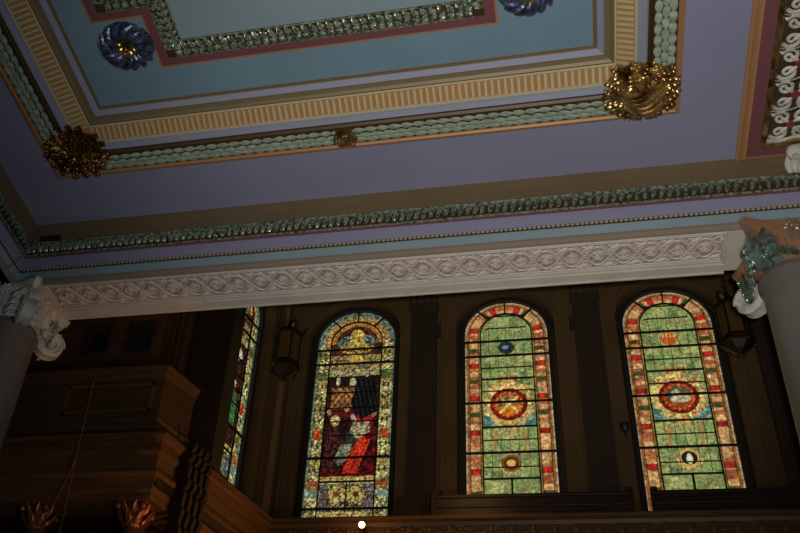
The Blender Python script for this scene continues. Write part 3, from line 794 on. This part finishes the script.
# little white corbel where the rib meets the cove
b = MB(); bx, by = 3.78, YB-.02
for k in range(3):
    r = .13-.02*k
    b.tube([(bx-.06+.1*k, by-.10-r*(1-t*.75)*math.cos(t*8)*.8, 11.70+k*.04+r*(1-t*.75)*math.sin(t*8)) for t in [q/16 for q in range(17)]], .05, 6, up=(1, 0, 0))
b.ball((bx-.02, by-.16, 11.86), .15, 14, 10, sy=.8); b.ball((bx+.02, by-.12, 11.60), .13, 14, 10, sy=.8, sz=1.2)
for k in range(5): b.leaf((bx-.16+.08*k, by-.08, 11.50), (-.1+.05*k, -.3, 1), (0, -1, 0), .26, .12, .05, .15, segs=6)
tag(b.build('scroll_corbel', M['whiteplaster'], smooth=True), 'small cream scroll corbel on the cove below the filigree rib at right edge', 'corbel')

# ---------------------------------------------------------------- columns
def volute(b, c, out, r, th):
    """scroll disc pair: spiral tube on both faces around a drum; axis across 'out'"""
    c, out = Vector(c), Vector((out[0], out[1], 0)).normalized(); ax = Vector((-out.y, out.x, 0))
    b.lathe([(.01, -th*.7), (r*.55, -th*.75), (r*.8, -th), (r, -th*.7), (r*.9, 0), (r, th*.7), (r*.8, th), (r*.55, th*.75), (.01, th*.7)], c, 20, ax)
    for s in (-1, 1):
        b.tube([c+ax*s*th*.9+(out*math.cos(t*11)+Vector((0, 0, 1))*math.sin(t*11))*r*(.97-.8*t) for t in [k/34 for k in range(35)]], [r*.14*(1-.6*k/34) for k in range(35)], 6, up=ax)
        b.ball(c+ax*s*th*.95, r*.17, 8, 6)
def column(x, y, r, label, mats, hero):
    root = empty('column', (x, y, FZ)); tag(root, label, 'column', 'great columns carrying the carved beam')
    b = MB(); prof = [(r*1.10, FZ+.4), (r*1.12, 2.5), (r*1.08, 5), (r*1.02, 8), (r, 9.75), (r*1.09, 9.80), (r*1.10, 9.86), (r*1.0, 9.9), (r, 10.0)]
    b.lathe(prof, (x, y, 0), 48); b.build('shaft', M['shaft'], root, smooth=True)
    b = MB(); b.box(x-.75, x+.75, y-.75, y+.75, FZ, FZ+.2); b.lathe([(.7, FZ+.2), (.74, FZ+.28), (.6, FZ+.36), (.56, FZ+.42)], (x, y, 0), 36); b.build('base', M['offwhite'], root, smooth=True)
    cap = MB(); cap.lathe([(r*.95, 9.92), (r*1.05, 10.0), (r*1.2, 10.2), (r*1.3, 10.42), (r*1.25, 10.5)], (x, y, 0), 32)
    capo = cap.build('capital', M[mats[1]], root, smooth=True)
    # abacus with concave sides and clipped corners
    b = MB(); hw = .66; pts = []
    cs = [(-1, -1), (1, -1), (1, 1), (-1, 1)]
    for i in range(4):
        a, c = cs[i], cs[(i+1) % 4]; d = Vector((c[0]-a[0], c[1]-a[1])).normalized(); nn = Vector((d.y, -d.x))
        for k in range(13):
            t = k/12; u = .05+.90*t
            p = Vector(a)*hw+d*(2*hw*u)-nn*(.16*math.sin(PI*t)+.0)
            pts.append((p.x, p.y))
    def ring(s, z): return [(x+px*s, y+py*s, z) for px, py in pts]
    lv = [(.93, 10.40), (.95, 10.46), (1.0, 10.50), (1.03, 10.54), (1.03, 10.59)]; vs = []
    for s, z in lv: vs += ring(s, z)
    n = len(pts); fs = [(i*n+k, i*n+(k+1) % n, (i+1)*n+(k+1) % n, (i+1)*n+k) for i in range(len(lv)-1) for k in range(n)]+[tuple(range(n)), tuple(range((len(lv)-1)*n, len(lv)*n))]
    b.add(vs, fs); b.build('abacus', M[mats[0]], capo, smooth=True)
    bl = MB(); br = MB(); bs = MB()
    for i, (sx, sy) in enumerate(cs):
        d = Vector((sx, sy, 0)).normalized(); side = Vector((-d.y, d.x, 0))
        # corner console: leaves falling from abacus corner to the volute
        for k, w in ((0, -.10), (1, .0), (2, .10)):
            bl.leaf(Vector((x, y, 10.44))+d*.66+side*w, Vector((0, 0, -1))+side*w*1.5-d*.22, d, .52, .20, .07, .05, notch=.25, segs=9)
        for k in range(4):
            bl.leaf(Vector((x, y, 10.30-.12*k))+d*(.66-.02*k)+side*.09, -side*-.8+Vector((0, 0, -.6)), d+side*.5, .22, .15, .06, .1, notch=.2)
            bl.leaf(Vector((x, y, 10.30-.12*k))+d*(.66-.02*k)-side*.09, -side*.8+Vector((0, 0, -.6)), d-side*.5, .22, .15, .06, .1, notch=.2)
        bv = MB(); rv = .19 if hero and sy < 0 else .25
        volute(bv, Vector((x, y, 9.98))+d*.68, d, rv, rv*.48)
        bv.build('volute', M['teal' if hero and sy < 0 else 'whiteplaster'], capo, smooth=True)
        # face swag, rosette and wings between the corners
        f = Vector((cs[i][0]+cs[(i+1) % 4][0], cs[i][1]+cs[(i+1) % 4][1], 0)).normalized(); g = Vector((-f.y, f.x, 0))
        for k in range(9):
            t = k/8-.5; c = Vector((x, y, 10.16-.20*math.cos(PI*t)))+f*(.52-.0*abs(t))+g*t*.9
            bl.leaf(c, g*(1 if t > 0 else -1)+Vector((0, 0, .55)), f, .2, .15, .06, .15, notch=.2)
        for k in range(7):
            a = 2*PI*k/7; br.leaf(Vector((x, y, 10.46))+f*.53, g*math.cos(a)+Vector((0, 0, math.sin(a))), f, .13, .09, .04, .2)
        br.ball(Vector((x, y, 10.46))+f*.57, .04, 8, 6)
        for k in range(5):
            t = -.4+.2*k; bs.leaf(Vector((x, y, 10.02))+f*.47+g*t*.9, (0, 0, 1), f, .36, .19, .05, .18, notch=.12)
    bl.build('acanthus_leaves', M[mats[2]], capo, smooth=True); bs.build('bell_leaves', M[mats[1]], capo, smooth=True)
    br.build('rosettes', M[mats[4]], capo, smooth=True)
column(-8.88, 12.15, .45, 'grey column with cream white scrolled capital at the left edge', ('whiteplaster',)*5, False)
column(3.42, 12.15, .45, 'grey column with teal, silver and orange capital at the right edge', ('bronze', 'bronze', 'teal', 'whiteplaster', 'bronze'), True)

# ---------------------------------------------------------------- gallery
GP = [(7.5, GY), CG, CR, (-9.9, CR[1])]         # left of path = towards the nave
gp = empty('gallery_front', (CG[0], CG[1], 6.6)); tag(gp, 'brown oak gallery front that steps forward at the left below the stained glass windows', 'gallery front')
def gal(nm, prof, m): b = MB(); b.sweep(GP, [(o_-.10, z_-.03) for o_, z_ in prof]); return b.build(nm, M[m], gp)
gal('top_rail', [(-.12, 8.38), (.12, 8.40), (.16, 8.36), (.16, 8.31), (.10, 8.28), (.07, 8.22), (-.12, 8.22)], 'wood')
gal('upper_fascia', [(-.1, 8.23), (.05, 8.23), (.05, 8.14), (.08, 8.12), (.08, 8.06), (.02, 8.03), (.02, 7.72), (-.1, 7.72)], 'wood')
gal('middle_moulding', [(-.1, 7.73), (.10, 7.73), (.12, 7.67), (.06, 7.62), (.05, 7.56), (-.1, 7.56)], 'wood')
gal('lower_fascia', [(-.1, 7.57), (.03, 7.57), (.03, 7.40), (.0, 7.38), (.0, 7.25), (-.5, 7.25), (-.5, 7.4)], 'wood')
b = MB(); k = 0
x = -9.6
while x < CR[0]-.1:
    b = MB(); b.box(x, x+.05, CR[1]-.10, CR[1]-.03, 8.14, 8.20); x += .09
    b.build('dentil', M['woodmid'], gp)
b = MB()                                       # carved scroll frieze of the long front
x = CG[0]+.35
while x < 6.5:
    for q in (-1, 1):
        b.tube([(x+q*.16+.13*(1-t*.8)*math.cos(t*8)*q, GY+.01, 8.08+.10*(1-t*.8)*math.sin(t*8)) for t in [k/16 for k in range(17)]], .018, 5, up=(0, 1, 0))
    b.leaf((x, GY+.01, 7.97), (0, 0, 1), (0, -1, 0), .22, .10, .03, segs=5); b.leaf((x+.35, GY+.01, 7.98), (0, 0, 1), (0, -1, 0), .2, .08, .03, segs=5)
    x += .70
b.build('carved_frieze', M['wood'], gp, smooth=True)
# console: four dark fluted ribs that follow the mouldings down the slanting front
step = Vector((CG[0]-CR[0], CG[1]-CR[1])).normalized()
prof = [(-.05, 8.42), (.20, 8.44), (.25, 8.38), (.24, 8.28), (.19, 8.24), (.24, 8.2), (.23, 8.10), (.17, 8.05), (.21, 8.0), (.20, 7.76), (.24, 7.74), (.23, 7.6), (.17, 7.56), (.20, 7.5), (.18, 7.26), (.22, 7.2), (.18, 7.0), (.22, 6.9), (.2, 6.5), (-.05, 6.5)]
for i in range(4):
    b = MB(); s0 = .50+.155*i
    p = Vector(CR)+step*s0; q = p+step*.085
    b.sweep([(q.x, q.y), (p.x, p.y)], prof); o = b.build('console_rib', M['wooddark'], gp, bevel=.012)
b = MB(); b.add([(8, GY-.0, 7.75), (8, WY, 7.75), (WC.x-1.5, WY, 7.75), (-9.9, 13.1, 7.75), (-6.05, 13.05, 7.75), (-5.04, GY, 7.75)]+[(8, GY, 7.45), (8, WY, 7.45), (WC.x-1.5, WY, 7.45), (-9.9, 13.1, 7.45), (-6.05, 13.05, 7.45), (-5.04, GY, 7.45)],
      [(0, 1, 2, 3, 4, 5), (6, 7, 8, 9, 10, 11)]+[(i, (i+1) % 6, 6+(i+1) % 6, 6+i) for i in range(6)])
tag(b.build('floor_gallery', M['wooddark']), kind='structure')
b = MB(); b.box(-11, 8, 19.1, 19.3, FZ, 16); b.box(-11.2, -11, 12.7, 19.3, FZ, 16)
tag(b.build('wall_outer', M['walldark']), kind='structure')

# small columns under the left gallery
def small_column(x, y, label, zt=7.25):
    root = empty('gallery_column', (x, y, FZ)); tag(root, label, 'column', 'small columns under the left gallery')
    b = MB(); b.lathe([(.2, FZ), (.2, FZ+.2), (.15, FZ+.25), (.155, 3), (.135, zt-.42)], (x, y, 0), 20); b.build('shaft', M['woodmid'], root, smooth=True)
    b = MB(); b.box(x-.24, x+.24, y-.24, y+.24, zt-.08, zt)
    b.lathe([(.14, zt-.44), (.17, zt-.4), (.15, zt-.36), (.18, zt-.08)], (x, y, 0), 20)
    for ring, n, zz0 in ((.145, 8, zt-.40), (.16, 8, zt-.26)):
        for i in range(n):
            a = 2*PI*(i+.5*(ring > .15))/n; d = Vector((math.cos(a), math.sin(a), 0)); b.leaf(Vector((x, y, zz0))+d*ring, (d.x*.3, d.y*.3, 1), d, .2, .13, .04, .35, notch=.2)
    for sx in (-1, 1):
        for sy in (-1, 1): b.ball((x+sx*.2, y+sy*.2, zt-.14), .06, 8, 6)
    b.build('capital', M['redgold'], root, smooth=True)
small_column(-6.40, 13.26, 'small column with glinting red gilt capital under the gallery corner')
small_column(-8.03, 13.26, 'small column with dull red gilt capital low at the left edge')

# casework above the left gallery
cs_ = empty('organ_casework', (-7.5, 13.2, 8.38)); tag(cs_, 'dark panelled oak casework standing on the left gallery front behind the left column', 'casework')
cd = DIAG
A0 = (-6.27, 13.02); A1 = (A0[0]+cd.x*.78, A0[1]+cd.y*.78)
CP = [(A1[0]+.0, A1[1]+.0), A0, (-9.9, A0[1])]
def cas(nm, prof, m): b = MB(); b.sweep(CP, prof); return b.build(nm, M[m], cs_)
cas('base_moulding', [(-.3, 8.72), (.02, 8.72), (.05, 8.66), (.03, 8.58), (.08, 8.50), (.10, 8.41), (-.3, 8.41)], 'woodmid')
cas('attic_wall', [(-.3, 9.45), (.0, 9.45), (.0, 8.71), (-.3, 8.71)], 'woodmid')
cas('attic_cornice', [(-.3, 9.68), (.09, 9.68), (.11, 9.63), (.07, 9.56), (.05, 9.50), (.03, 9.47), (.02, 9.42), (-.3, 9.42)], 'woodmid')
b = MB()
for x0, x1 in ((-8.0, -6.42),):
    z0, z1, y = 8.80, 9.36, A0[1]-.02
    b.box(x0, x1, y, y+.03, z0, z0+.05); b.box(x0, x1, y, y+.03, z1-.05, z1); b.box(x0, x0+.05, y, y+.03, z0, z1); b.box(x1-.05, x1, y, y+.03, z0, z1)
b.build('panel_frame', M['wood'], cs_)
# upper wall with two square grilles
b = MB(); Y = 14.0; gx = [(-8.55, -8.08), (-7.68, -7.19)]; gz0, gz1 = 10.82, 11.46
xs = [-9.9, gx[0][0], gx[0][1], gx[1][0], gx[1][1], -6.86]
b.box(-9.9, -6.86, Y, Y+.2, 8.4, gz0); b.box(-9.9, -6.86, Y, Y+.2, gz1, 14.5)
for i in (0, 2, 4): b.box(xs[i], xs[i+1], Y, Y+.2, gz0, gz1)
b.box(-9.9, -6.86, Y-.10, Y, 10.45, 10.52); b.box(-9.9, -6.86, Y-.15, Y, 10.38, 10.45); b.box(-9.9, -6.86, Y-.08, Y, 11.75, 11.85)
b.build('upper_wall', M['wood'], cs_)
for x0, x1 in gx:
    b = MB()
    for k, w in ((0, .05), (1, .04)):
        yy = Y-.03+.07*k; e = .05*k
        b.box(x0-.05+e, x1+.05-e, yy, yy+.06, gz0-.05+e, gz0-.05+e+w); b.box(x0-.05+e, x1+.05-e, yy, yy+.06, gz1+.05-e-w, gz1+.05-e)
        b.box(x0-.05+e, x0-.05+e+w, yy, yy+.06, gz0, gz1); b.box(x1+.05-e-w, x1+.05-e, yy, yy+.06, gz0, gz1)
    f = b.build('grille_frame', M['woodmid'], cs_)
    b = MB(); b.box(x0, x1, Y+.16, Y+.19, gz0, gz1); b.lathe([(.02, -.03), (.08, -.04), (.12, 0)], ((x0+x1)/2, Y+.15, (gz0+gz1)/2), 12, (0, -1, 0))
    b.build('grille_cloth', M['grille'], f)
b = MB()
for k in range(4): b.box(-6.88+.12*k, -6.82+.12*k, Y-.10+.03*(k % 2), Y+.1, 8.4, 14.2)
b.box(-6.9, -6.4, Y, Y+.2, 8.4, 14.2); b.build('reeded_pilaster', M['woodmid'], cs_, bevel=.01)
b = MB(); b.box(-6.40, -5.60, Y-.02, Y+.5, 8.4, 14.6); b.box(-6.30, -5.95, Y-.06, Y-.02, 8.6, 14.4); b.build('dark_pier', M['wooddark'], cs_, bevel=.01)

# pews
def pew(x0, x1, y, zt, label):
    root = empty('pew', ((x0+x1)/2, y, 7.75)); tag(root, label, 'pew', 'dark pews in the gallery')
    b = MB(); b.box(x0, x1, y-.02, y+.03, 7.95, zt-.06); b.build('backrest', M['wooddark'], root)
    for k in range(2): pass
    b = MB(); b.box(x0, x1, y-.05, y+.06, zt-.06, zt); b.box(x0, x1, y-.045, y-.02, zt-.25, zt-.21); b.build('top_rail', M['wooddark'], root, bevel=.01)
    b = MB(); b.box(x0, x1, y+.03, y+.45, 8.17, 8.22); b.build('seat', M['wooddark'], root)
    for x in (x0, x1):
        b = MB(); P = [(-.08, 7.75), (.5, 7.75), (.5, 8.35), (.42, 8.42), (.15, 8.45), (.07, 8.6), (.07, zt+.05), (-.0, zt+.10), (-.08, zt+.03)]
        n = len(P); b.add([(x-.03, y+p[0], p[1]) for p in P]+[(x+.03, y+p[0], p[1]) for p in P], [tuple(range(n)), tuple(range(n, 2*n))]+[(i, (i+1) % n, n+(i+1) % n, n+i) for i in range(n)])
        b.build('bench_end', M['wooddark'], root)
    return root
pew(-2.22, 1.12, 16.4, 8.98, 'front dark pew below the middle green window')
pew(-2.18, 1.20, 17.2, 9.42, 'rear dark pew just visible below the middle green window')
pew(1.50, 6.0, 16.4, 8.98, 'front dark pew below the rightmost green window')
pew(1.62, 6.2, 17.2, 9.42, 'rear dark pew just visible below the rightmost green window')
# sloping desk
b = MB(); y0, y1 = 16.35, 16.75; P = [(-3.06, 7.75), (-3.06, 8.43), (-2.82, 8.97), (-2.62, 8.97), (-2.38, 8.5), (-2.38, 7.75)]
b.add([(p[0], y0, p[1]) for p in P]+[(p[0], y1, p[1]) for p in P], [tuple(range(6)), tuple(range(6, 12))]+[(i, (i+1) % 6, 6+(i+1) % 6, 6+i) for i in range(6)])
tag(b.build('sloping_desk', M['wooddark'], bevel=.01), 'dark sloping desk on the gallery right of the figure window', 'desk')

# wall lamp bulb on the gallery front
lp = empty('bulb_lamp', (-3.33, 15.74, 8.0)); tag(lp, 'small bare glowing bulb fixed to the gallery rail below the figure window', 'lamp')
b = MB(); b.ball((-3.33, 15.62, 8.05), .055, 14, 10); b.build('bulb', bulbm, lp, smooth=True)
b = MB(); b.lathe([(.035, 0), (.04, .03), (.03, .10), (.03, .20)], (-3.33, 15.68, 8.05), 12, (0, 1, 0)); b.lathe([(.05, 0), (.05, .02)], (-3.33, 15.86, 8.05), 12, (0, 1, 0)); b.build('socket', M['iron'], lp, smooth=True)

# lanterns hanging over the gallery
def lantern(x, y, zb, s, label):
    root = empty('lantern', (x, y, zb)); tag(root, label, 'lantern', 'hanging lanterns over the gallery')
    r = .27*s; h = .85*s; z0 = zb+.32*s; hexa = [(math.cos(PI/3*i), math.sin(PI/3*i)) for i in range(6)]
    b = MB(); b.lathe([(r*.93, z0+.02), (r*.93, z0+h)], (x, y, 0), 6); b.build('amber_panes', M['amber'], root)
    b = MB()
    for cx, cy in hexa: b.tube([(x+r*cx, y+r*cy, z0-.02), (x+r*cx, y+r*cy, z0+h)], .022, 6, up=(1, 0, 0))
    for zz_, rr in ((z0, r*1.12), (z0+h, r*1.15), (z0+h*.12, r*1.02)): b.lathe([(rr-.03, zz_-.03), (rr+.02, zz_-.02), (rr+.02, zz_+.02), (rr-.03, zz_+.03)], (x, y, 0), 6)
    b.lathe([(.02, z0-.30*s), (.05, z0-.27*s), (.03, z0-.22*s), (r*.5, z0-.15*s), (r*1.05, z0-.02)], (x, y, 0), 6)
    for cx, cy in hexa:
        b.ball((x+r*1.1*cx, y+r*1.1*cy, z0-.04), .04, 6, 5)
        b.leaf((x+r*1.05*cx, y+r*1.05*cy, z0+h), (cx*.4, cy*.4, 1), (cx, cy, 0), .2*s, .12*s, .03, .2)
    b.lathe([(r*1.1, z0+h), (r*.8, z0+h+.12*s), (r*.3, z0+h+.22*s), (.04, z0+h+.40*s)], (x, y, 0), 6); b.build('iron_frame', M['iron'], root)
    b = MB(); z = z0+h+.4*s; k = 0
    while z < 15.9:
        a = (1, 0) if k % 2 else (0, 1)
        b.tube([(x+a[0]*.03*math.cos(q), y+a[1]*.03*math.cos(q), z+.05*math.sin(q)+.04) for q in [i*PI/5 for i in range(10)]], .009, 5, True, up=(a[1], a[0], 0)); z += .082; k += 1
    b.build('chain', M['iron'], root)
lantern(-5.33, 16.5, 11.72, 1.0, 'dark iron lantern with dim amber panes hanging left of the figure window')
lantern(3.38, 16.5, 11.72, 1.0, 'iron lantern with amber panes hanging beside the right column capital')
# small wall sconce
b = MB(); b.box(1.22, 1.36, WY-.02, WY, 10.98, 11.22); b.tube([(1.29, WY-.02, 11.05), (1.29, WY-.12, 11.0), (1.29, WY-.2, 11.06)], .02, 6, up=(1, 0, 0)); b.lathe([(.03, 0), (.08, .05), (.10, .16), (.085, .17)], (1.29, WY-.2, 11.05), 12)
tag(b.build('wall_sconce', M['iron'], smooth=True), 'small dark wall sconce left of the rightmost green window', 'sconce')
# cables
b = MB(); b.tube([(-7.50, 12.88, 9.5), (-7.45, 12.85, 8.6), (-7.40, 12.82, 7.7), (-7.35, 12.82, 6.9), (-7.34, 12.82, 5.8)], .008, 5, up=(1, 0, 0))
tag(b.build('hanging_cable', M['cable'], smooth=True), 'thin brown cable hanging straight down the casework front', 'cable', 'cables hanging at left')
b = MB(); b.tube([(-7.40, 12.80, 7.75), (-7.46, 12.80, 7.4), (-7.56, 12.80, 7.0), (-7.66, 12.8, 6.5), (-7.7, 12.8, 5.9)], .008, 5, up=(1, 0, 0))
tag(b.build('hanging_cable', M['cable'], smooth=True), 'lower thin cable branching off to the left below the gallery cornice', 'cable', 'cables hanging at left')
b = MB(); b.tube([(XL+.16, YB-.10, 11.62), (XL+.13, YB-.11, 11.3), (XL+.05, YB-.25, 10.95), (XL+.05, YB-.4, 10.66)], .010, 5, up=(1, 0, 0))
b.build('hanging_cord', M['tan'], en, smooth=True)

# parents carry translations: children were written relative to the parent's world origin
for o in bpy.data.objects:
    if '_o' in o.keys(): del o['_o']
